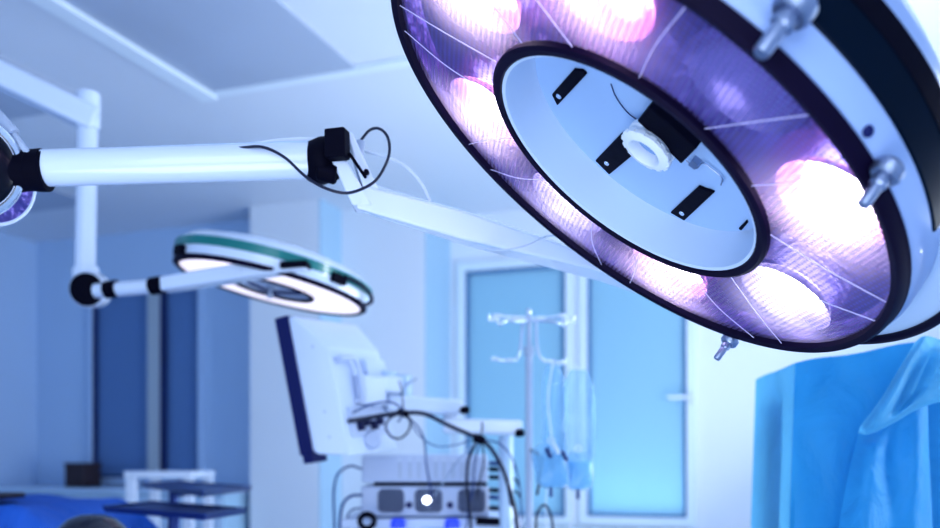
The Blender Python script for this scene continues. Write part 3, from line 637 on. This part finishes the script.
for i, (pts, r, mm, lab) in enumerate((
    ([(477, 440), (468, 462), (467, 490), (470, 512), (471, 535)], .0045, 'cable_black', 'thick black cable hanging straight down from the right knot across the right grille'),
    ([(480, 441), (475, 462), (473, 488), (469, 506), (466, 530)], .0024, 'cable_blue', 'thin blue cable hanging just right of the thick black one from the right knot'),
    ([(482, 441), (484, 460), (480, 480), (476, 500)], .0024, 'cable_black', 'thin black cable curving over the right edge of the upper device'),
    ([(485, 440), (500, 444), (512, 458), (518, 476), (521, 500), (522, 535)], .0024, 'cable_blue', 'thin blue cable curving outermost beside the pole'),
    ([(490, 446), (499, 462), (507, 484), (511, 506)], .0034, 'cable_black', 'black cable just inside the thick bundle at right'),
    ([(482, 422), (482, 430), (480, 439)], .0024, 'cable_black', 'short black cable standing up from the right knot to the arm'))):
    cable('hanging_cable', [P(x, y, 2.67+.004*i+.0012*max(0, y-440)) for x, y in pts], r, M[mm], lab)
for i, (pts, r, lab) in enumerate((
    ([(362, 469), (350, 466), (338, 474), (334, 490), (334, 512), (335, 540)], .0035, 'dark cable arching out of the left side of the upper device, outermost'),
    ([(362, 495), (351, 496), (343, 504), (340, 520), (340, 540)], .0045, 'dark cable from the left side of the fan device, middle of the three loops'),
    ([(362, 508), (354, 509), (348, 515), (346, 530), (346, 545)], .0028, 'dark thin cable lowest at the left of the fan device'))):
    cable('side_cable', [P(x, y, DE-.01) for x, y in pts], r, M['cable_blue'], lab)
for nm, p_, r_ , lab in (('cable_tie', K1, .010, 'black tie around the left cable knot'), ('cable_tie', K2, .013, 'black tie around the right cable knot')):
    o = one(nm, lambda b: tube(b, [p_+V((-.016, 0, .003)), p_+V((0, -.002, 0)), p_+V((.016, 0, -.006))], r_, 14, smooth=False), M['black'], bevel=.003); tag(o, lab, 'cable tie')

# ------------------------------------------------------------------ IV pole with bags
DV = 2.65
iv = thing('drip_stand', 'shiny steel drip stand with hooked cross arms in front of the window', 'drip stand', Matrix.Translation(V((P(529, 0, DV).x, DV, 0))))
xp = P(529, 0, DV).x
one('pole', lambda b: (tube(b, [P(529, 350, DV), V((xp, DV, .1))], .0105, 24, smooth=False), tube(b, [P(529, 314, DV), P(529, 352, DV)], .007, 20, smooth=False)), M['grey'], iv)
one('finial', lambda b: lathe(b, [(0, .02), (.006, .018), (.009, .01), (.007, 0)], Matrix.Translation(P(529, 315, DV)), 16), M['chrome'], iv)
one('pole_clamp', lambda b: tube(b, [P(529, 346, DV), P(529, 356, DV)], .014, 20, smooth=False), M['grey'], iv, bevel=.003)
for i, (pts, n_) in enumerate((([(529, 318), (512, 317), (498, 317), (490, 320), (489, 315)], 0), ([(529, 319), (545, 318), (563, 317), (573, 321), (575, 316)], 0),
                ([(529, 320), (515, 321), (505, 321), (500, 324), (497, 320)], -.14), ([(529, 320), (540, 321), (555, 322), (562, 325), (567, 320)], -.14),
                ([(523, 322), (521, 340), (520, 352), (515, 360), (498, 360), (493, 357)], -.03), ([(536, 322), (537, 345), (541, 358), (552, 362), (562, 362), (566, 358)], -.03))):
    one('hook_arm', lambda b: tube(b, [P(x, y, DV+n_*(1 if k_ else 0)*min(1, k_/2)) for k_, (x, y) in enumerate(pts)], .0045, 10), M['chrome'], iv)
for x, y, n_ in ((497, 315.5, 0), (495, 320, -.1), (517, 318, -.02), (540, 318, -.02), (562, 315.5, 0), (565, 321, -.1), (495, 359, -.03), (510, 360, -.03), (547, 361, -.03), (561, 363, -.03)):
    one('hook_glint', lambda b: beam(b, P(x-4.5, y, DV+n_), P(x+4.5, y, DV+n_), .014, .009), M['white_light2'] if 'white_light2' in M else M['white'], iv, bevel=.003)  # white bars stand in for bright reflections along the hooks
one('base_hub', lambda b: lathe(b, [(0, .12), (.03, .12), (.035, .09), (.035, .06), (0, .06)], Matrix.Translation(V((xp, DV, 0))), 24), M['grey'], iv)
for i in range(5):
    a_ = i*2*math.pi/5+.3; e_ = V((xp+.17*math.cos(a_), DV+.17*math.sin(a_), .065))
    lg = one('leg', lambda b: tube(b, [V((xp, DV, .09)), e_], .012, 12, smooth=False), M['grey'], iv)
    one('caster', lambda b: lathe(b, [(0, -.01), (.024, -.01), (.026, 0), (.024, .01), (0, .01)], frame(V((e_.x, e_.y, .028)), V((math.sin(a_), -math.cos(a_), 0))), 20), M['black'], lg)

def bag(name, cx_, top, bot, w, d, lab, fill=.5, mat_=None):
    h = (bot-top)
    root = thing(name, lab, 'fluid bag', Matrix.Translation(P(cx_, top, d)), 'clear bags on the drip stand')
    def body(b, f0=0, f1=1, th=.022, inset=0):
        n = 14; rings = []
        for i in range(n+1):
            t_ = f0+(f1-f0)*i/n; ww = (w/2-inset)*(.55+.45*min(1, t_*6))*(1-.5*max(0, t_-.9)/.1); hh = th*(.15+.85*math.sin(math.pi*min(1, .12+t_*.85))**.7)
            c_ = P(cx_+2*math.sin(t_*3+cx_), top+h*t_, d)
            rings.append([b.verts.new(c_+V(((ww/F*d)*math.cos(k_*math.pi/8)*(1+.05*math.sin(3*t_+k_)), hh*math.sin(k_*math.pi/8)*(1+.25*math.sin(k_*2.1+t_*9)), 0))) for k_ in range(16)])
        for A, B in zip(rings, rings[1:]):
            for k_ in range(16): b.faces.new((A[k_], A[(k_+1) % 16], B[(k_+1) % 16], B[k_]))
        b.faces.new(rings[0]); b.faces.new(rings[-1][::-1])
    one('bag_body', lambda b: body(b), M['bag'], root)
    if fill: one('fluid', lambda b: body(b, 1-fill, .97, .016, 2), M['fluid'], root)
    one('hanger', lambda b: torus(b, .009, .002, 0, frame(P(cx_, top-3, d), V((0, -1, 0))), 20, 6), M['white'], root)
    one('port', lambda b: tube(b, [P(cx_, bot-1, d), P(cx_, bot+9, d)], .005, 10, smooth=False), M['cable_blue'], root)
    return root
bag('infusion_bag', 553, 366, 462, 24, DV-.03, 'long clear infusion bag hanging nearest to the steel pole', .0)
bag('infusion_bag', 578, 370, 468, 30, DV+.05, 'wide clear infusion bag hanging farthest right of the steel pole', .0)
bag('infusion_bag', 551, 444, 488, 34, DV-.06, 'small bag with pale blue fluid low beside the steel pole', .75)
bag('infusion_bag', 578, 452, 490, 26, DV-.02, 'small bag with pale blue fluid low at the right of the drip stand', .75)
cable('infusion_line', [P(553, 362, DV-.04), P(548, 400, DV-.05), P(552, 450, DV-.05), P(546, 500, DV-.05), P(548, 540, DV-.05)], .0020, M['cable_white'], 'clear white infusion line running down beside the steel pole', 'tube')
cable('infusion_line', [P(578, 471, DV+.05), P(570, 490, DV), P(574, 510, DV), P(566, 540, DV)], .0020, M['cable_white'], 'white infusion line below the right hand bags', 'tube')
for i, (x, y, c_, lab) in enumerate(((549, 452, 'navy', 'dark blue clamp between the infusion bags, left'), (557, 448, 'white', 'white clamp between the infusion bags, upper'), (565, 455, 'navy', 'dark blue clamp between the infusion bags, right'))):
    o = one('line_clamp', lambda b: beam(b, P(x-3, y-4, DV-.10), P(x+2, y+6, DV-.10), .012, .010), M[c_], bevel=.002); tag(o, lab, 'clamp')
cable('pump_cable', [P(537, 495, DV-.05), P(541, 470, DV-.06), P(538, 455, DV-.05), P(531, 450, DV-.02)], .004, M['cable_black'], 'black cable hooked on the steel pole at its right side')
cable('pump_cable', [P(536, 540, DV-.04), P(537, 515, DV-.05), P(545, 505, DV-.05), P(552, 520, DV-.05), P(553, 545, DV-.05)], .0035, M['cable_black'], 'black cable looping low behind the steel pole')

# ------------------------------------------------------------------ left background
cb = thing('wall_cabinet', 'long pale wall cabinet with flat worktop under the dark window', 'cabinet', Matrix.Translation(rm((sL+s250)/2, .25, 0)))
zc = 1.115
def rfn(*a): return lambda b: rbox(b, *a)
one('worktop', rfn(sL+.002, s250-.05, .002, .50, zc-.03, zc), M['pale'], cb, bevel=.004)
one('carcass', rfn(sL+.004, s250-.06, .003, .47, .0, zc-.031), M['wall_niche'], cb)
nd = 4; wd = (s250-.06-sL-.004)/nd
for i in range(nd):
    dr = one('cabinet_door', rfn(sL+.012+i*wd, sL-.004+(i+1)*wd, .471, .489, .10, zc-.05), M['pale'], cb, bevel=.003)
    one('handle', rfn(sL+.03+i*wd, sL+.045+i*wd, .489, .51, .75, .90), M['steel'], dr, bevel=.002)
sb = S(83, .2)[0]
bx = thing('storage_box', 'dark brown box standing on the wall cabinet left of the dark window', 'box', Matrix.Translation(rm(sb, .2, zc)))
one('box_body', rfn(sb-.085, sb+.085, .12, .28, zc+.001, zc+.145), M['brown'], bx, bevel=.006)
one('box_lid', rfn(sb-.09, sb+.09, .115, .285, zc+.145, zc+.165), M['brown'], bx, bevel=.004)

tb = thing('side_table', 'small white table in front of the wall cabinet', 'table', Matrix.Translation(P(163, 475, 4.6)))
X0, X1 = P(127, 0, 4.6).x, P(196, 0, 4.6).x; zt_ = CAMZ-(471-HY)/F*4.6
one('tabletop', lambda b: box(b, (X0, 4.55, zt_-.035), (X1, 4.95, zt_)), M['white'], tb, bevel=.006)
for xx in (X0+.03, X1-.03):
    for yy in (4.58, 4.92): one('leg', lambda b: box(b, (xx-.025, yy-.02, 0), (xx+.025, yy+.02, zt_-.034)), M['white'], tb, bevel=.004)

def stand(corners, z, post, lab):
    pts = [P(px, py, (CAMZ-z)*F/(py-HY)) for px, py in corners]; c_ = sum(pts, V())/4
    root = thing('instrument_stand', lab, 'instrument stand', Matrix.Translation(V((c_.x, c_.y, 0))), 'dark instrument stands')
    one('tray', lambda b: hexa(b, [p-V((0, 0, .012)) for p in pts], pts), M['tray'], root, bevel=.002)
    one('tray_rim', lambda b: [tube(b, [pts[i]+V((0, 0, .004)), pts[(i+1) % 4]+V((0, 0, .002))], .004, 8, smooth=False) for i in range(4)], M['tray'], root)
    pc = c_+(pts[0]-c_)*post
    one('post', lambda b: (tube(b, [V((pc.x, pc.y, z-.012)), V((pc.x, pc.y, .06))], .017, 16, smooth=False), tube(b, [V((c_.x, c_.y, z-.02)), V((pc.x, pc.y, z-.03))], .014, 12, smooth=False)), M['tray'], root)
    one('clamp_knob', lambda b: lathe(b, [(0, .02), (.02, .02), (.024, 0), (.02, -.02), (0, -.02)], frame(V((pc.x, pc.y, z-.10))+V((-.02, -.035, 0)), V((0, -1, 0))), 20), M['black'], root)
    for s_ in (-1, 1):
        lg = one('leg', lambda b: tube(b, [V((pc.x+s_*.2, pc.y-.22, .05)), V((pc.x+s_*.05, pc.y+.22, .05))], .014, 12, smooth=False), M['grey'], root)
        for e in ((s_*.2, -.22), (s_*.05, .22)): one('caster', lambda b: lathe(b, [(0, -.01), (.022, -.01), (.024, 0), (.022, .01), (0, .01)], frame(V((pc.x+e[0], pc.y+e[1], .026)), V((1, 0, 0))), 18), M['black'], lg)
    one('foot_bar', lambda b: tube(b, [V((pc.x-.12, pc.y, .055)), V((pc.x+.12, pc.y, .055))], .014, 12, smooth=False), M['grey'], root)
stand([(143, 484.5), (178, 482), (251, 487.5), (203, 493)], CAMZ-.098, .35, 'dark blue instrument stand, upper tray, in front of the white table')
stand([(104, 508), (150, 502.5), (246, 509.5), (205, 516)], CAMZ-.150, .0, 'dark blue instrument stand, lower and nearer tray left of the pier')

# draped operating table
bed = thing('operating_table', 'operating table under a royal blue drape at the lower left corner', 'operating table', Matrix.Translation(V((-1.6, 2.9, 0))))
ztb = CAMZ-.135
def cloth(b, nx, ny, fn):
    vs = [[b.verts.new(fn(i/nx, j/ny)) for j in range(ny+1)] for i in range(nx+1)]
    for i in range(nx):
        for j in range(ny): b.faces.new((vs[i][j], vs[i+1][j], vs[i+1][j+1], vs[i][j+1]))
def bedf(u, v):
    # u across (left..right then down), v from near to far then down
    x = -2.3+u*1.35; y = 2.55+v*.85; z = ztb
    ex = max(0, (x+1.30)); z -= (ex*ex*2.2+ex*.45); y2 = y
    ey = max(0, .10-v)/.10; z -= ey*ey*.42 + .0; y2 -= .03*ey
    z += .008*math.sin(9*x+4*y)*math.sin(7*y)+.004*math.sin(23*x)
    return V((x, y2, z))
one('drape', lambda b: cloth(b, 60, 40, bedf), M['drape_bed'], bed)
one('tabletop', lambda b: box(b, (-2.3, 2.6, ztb-.12), (-1.32, 3.36, ztb-.035)), M['black'], bed, bevel=.02)
one('column', lambda b: box(b, (-1.95, 2.85, .1), (-1.65, 3.12, ztb-.119)), M['steel'], bed, bevel=.02)
one('base', lambda b: box(b, (-2.15, 2.7, 0), (-1.45, 3.28, .101)), M['steel'], bed, bevel=.03)
pdm = P(10, 499, 3.0)
pad = one('folded_pad', lambda b: box(b, (pdm.x-.25, 2.85, ztb+.010), (pdm.x+.03, 3.05, ztb+.028)), M['brown'], bevel=.01)
tag(pad, 'flat brown folded pad lying on the blue draped operating table', 'pad')
st = thing('stool', 'glossy black rounded stool seat at the bottom edge before the blue drape', 'stool', Matrix.Translation(V((P(92, 0, 2.2).x, 2.2, 0))))
cs = P(92, 514, 2.2)
one('seat', lambda b: lathe(b, [(0, 0), (.03, -.002), (.055, -.012), (.078, -.034), (.092, -.065), (.09, -.085), (0, -.09)], Matrix.Translation(cs), 48), M['stool'], st)
one('post', lambda b: tube(b, [cs-V((0, 0, .088)), V((cs.x, cs.y, .08))], .025, 20, smooth=False), M['chrome'], st)
for i in range(5):
    a_ = i*2*math.pi/5; one('leg', lambda b: tube(b, [V((cs.x, cs.y, .09)), V((cs.x+.22*math.cos(a_), cs.y+.22*math.sin(a_), .02))], .018, 12, smooth=False), M['black'], st)

# ------------------------------------------------------------------ blue drape on the right
dr = thing('surgical_drape', 'bright blue surgical drape hanging over covered equipment at the lower right', 'drape', Matrix.Translation(V((.95, 2.0, 0))))
def body(u, v):      # u: 0 pale far-left edge .. 1 right edge; v: 0 top .. 1 floor
    # outline in plan: back-left corner -> front-left corner -> right
    if u < .2:
        k = u/.2; x = .722+(.680-.722)*k; y = 2.32+(1.92-2.32)*k
    else:
        k = (u-.2)/.8; x = .680+k*.62; y = 1.92-.10*k
    ztop = 1.503+(.10*max(0, (u-.2)/.8)**1.0)+.002*math.sin(u*31)
    z = ztop*(1-v)+.02*v
    f = .010*math.sin(u*26+1.3*math.sin(v*5))*min(1, v*3)+.006*math.sin(u*61+v*7)*min(1, v*2)+.006*math.sin(v*23+u*9)*math.sin(u*11)+.004*math.sin(v*41-u*30)*math.sin(v*13+u*22)
    f *= 1 if u > .2 else .3
    spread = .05*v
    x -= spread*(1 if u < .25 else .25)+.3*f
    y -= f+.03*v*(u > .2)
    return V((x, y, z))
one('front_sheet', lambda b: cloth(b, 90, 70, lambda u, v: body(.2+.8*u, v)), M['drape'], dr)
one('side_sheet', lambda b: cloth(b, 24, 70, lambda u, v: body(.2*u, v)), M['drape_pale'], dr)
def topf(u, v):
    f_ = body(.2+.8*u, 0); bk_ = V((.722+u*.62, 2.32-.06*u, f_.z+.01)); return f_.lerp(bk_, v)+V((0, 0, .003*math.sin(u*17)*math.sin(v*3.1)-.01*v))
one('top_sheet', lambda b: cloth(b, 60, 16, topf), M['drape'], dr)
# twisted fold thrown over the front
def grid(b, rows, sub=6):
    R_ = [cr([P(*p) for p in r], sub) for r in rows]; n = len(R_[0]); cols = [cr([r[i] for r in R_], sub) for i in range(n)]
    vs = [[b.verts.new(p) for p in c] for c in cols]
    for i in range(len(vs)-1):
        for j in range(len(vs[0])-1): b.faces.new((vs[i][j], vs[i+1][j], vs[i+1][j+1], vs[i][j+1]))
fold_rows = [
    [(916, 341, 1.76), (924, 336, 1.70), (936, 338, 1.72), (950, 345, 1.74), (985, 340, 1.76)],
    [(897, 372, 1.74), (908, 366, 1.67), (922, 368, 1.72), (942, 366, 1.68), (985, 362, 1.74)],
    [(880, 400, 1.74), (893, 396, 1.67), (908, 397, 1.73), (936, 382, 1.69), (985, 376, 1.74)],
    [(862, 424, 1.74), (874, 424, 1.69), (894, 417, 1.70), (925, 400, 1.70), (985, 386, 1.74)],
    [(858, 433, 1.77), (870, 434, 1.74), (894, 423, 1.74), (926, 406, 1.74), (985, 392, 1.78)]]
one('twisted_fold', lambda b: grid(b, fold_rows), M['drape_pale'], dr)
hang = [
    [(860, 430, 1.775), (880, 428, 1.76), (900, 418, 1.76), (918, 408, 1.76), (928, 404, 1.78)],
    [(853, 455, 1.77), (872, 455, 1.72), (895, 452, 1.76), (918, 450, 1.74), (929, 450, 1.78)],
    [(845, 490, 1.76), (868, 492, 1.72), (893, 492, 1.75), (918, 492, 1.745), (931, 492, 1.78)],
    [(838, 540, 1.75), (866, 542, 1.70), (892, 542, 1.74), (918, 542, 1.74), (933, 542, 1.78)],
    [(828, 700, 1.72), (862, 700, 1.64), (890, 700, 1.72), (918, 700, 1.68), (936, 700, 1.76)]]
one('hanging_sheet', lambda b: grid(b, hang), M['drape'], dr)
one('covered_frame', lambda b: box(b, (.76, 2.0, .0), (1.28, 2.24, 1.44)), M['grey'], dr, bevel=.02)

# ------------------------------------------------------------------ light
w = bpy.data.worlds.new('world'); sc.world = w; w.use_nodes = True
bg = w.node_tree.nodes['Background']; bg.inputs[0].default_value = (.55, .73, .97, 1); bg.inputs[1].default_value = 1.08
def area(name, loc, target, size, power, col, sy=None):
    l = bpy.data.lights.new(name, 'AREA'); l.size = size; l.energy = power; l.color = col
    if sy: l.shape = 'RECTANGLE'; l.size_y = sy
    o = bpy.data.objects.new(name, l); COL.objects.link(o); o.location = loc
    o.rotation_euler = (V(target)-V(loc)).to_track_quat('-Z', 'Y').to_euler(); return o
area('right_light', (2.6, 2.2, 1.7), (-.5, 5.5, 1.6), 1.6, 150, (.86, .93, 1))
area('ceiling_wash', (1.4, 3.6, .9), (-.2, 3.6, 2.9), 1.6, 42, (.86, .92, 1))
area('front_fill', (-.3, -1.2, 2.0), (.1, 2.0, 1.6), 1.8, 20, (.78, .84, 1))
area('low_fill', (-.5, .3, .4), (.1, 1.6, 1.8), 1.2, 16, (.84, .88, 1))
o_ = rm((w2[0]+w2[1])/2, TR-.5, .75); t_ = rm((w2[0]+w2[1])/2, TR, w2[2]+.1)
area('window_glow', o_, t_, .6, 12, (.85, .95, 1))

cam = bpy.data.cameras.new('camera'); co = bpy.data.objects.new('camera', cam); COL.objects.link(co)
co.location = (0, 0, CAMZ); co.rotation_euler = (math.radians(90), 0, 0)
cam.sensor_width = 36; cam.lens = 36*F/940; cam.shift_y = (HY-264)/940; cam.clip_start = .02
cam.dof.use_dof = True; cam.dof.focus_distance = 1.25; cam.dof.aperture_fstop = 2.8
sc.camera = co
sc.view_settings.view_transform = 'Standard'; sc.view_settings.look = 'Medium High Contrast'; sc.view_settings.exposure = 0; sc.view_settings.gamma = 1
sc.cycles.max_bounces = 8; sc.cycles.transparent_max_bounces = 16; sc.cycles.sample_clamp_indirect = 4
bpy.context.view_layer.update()
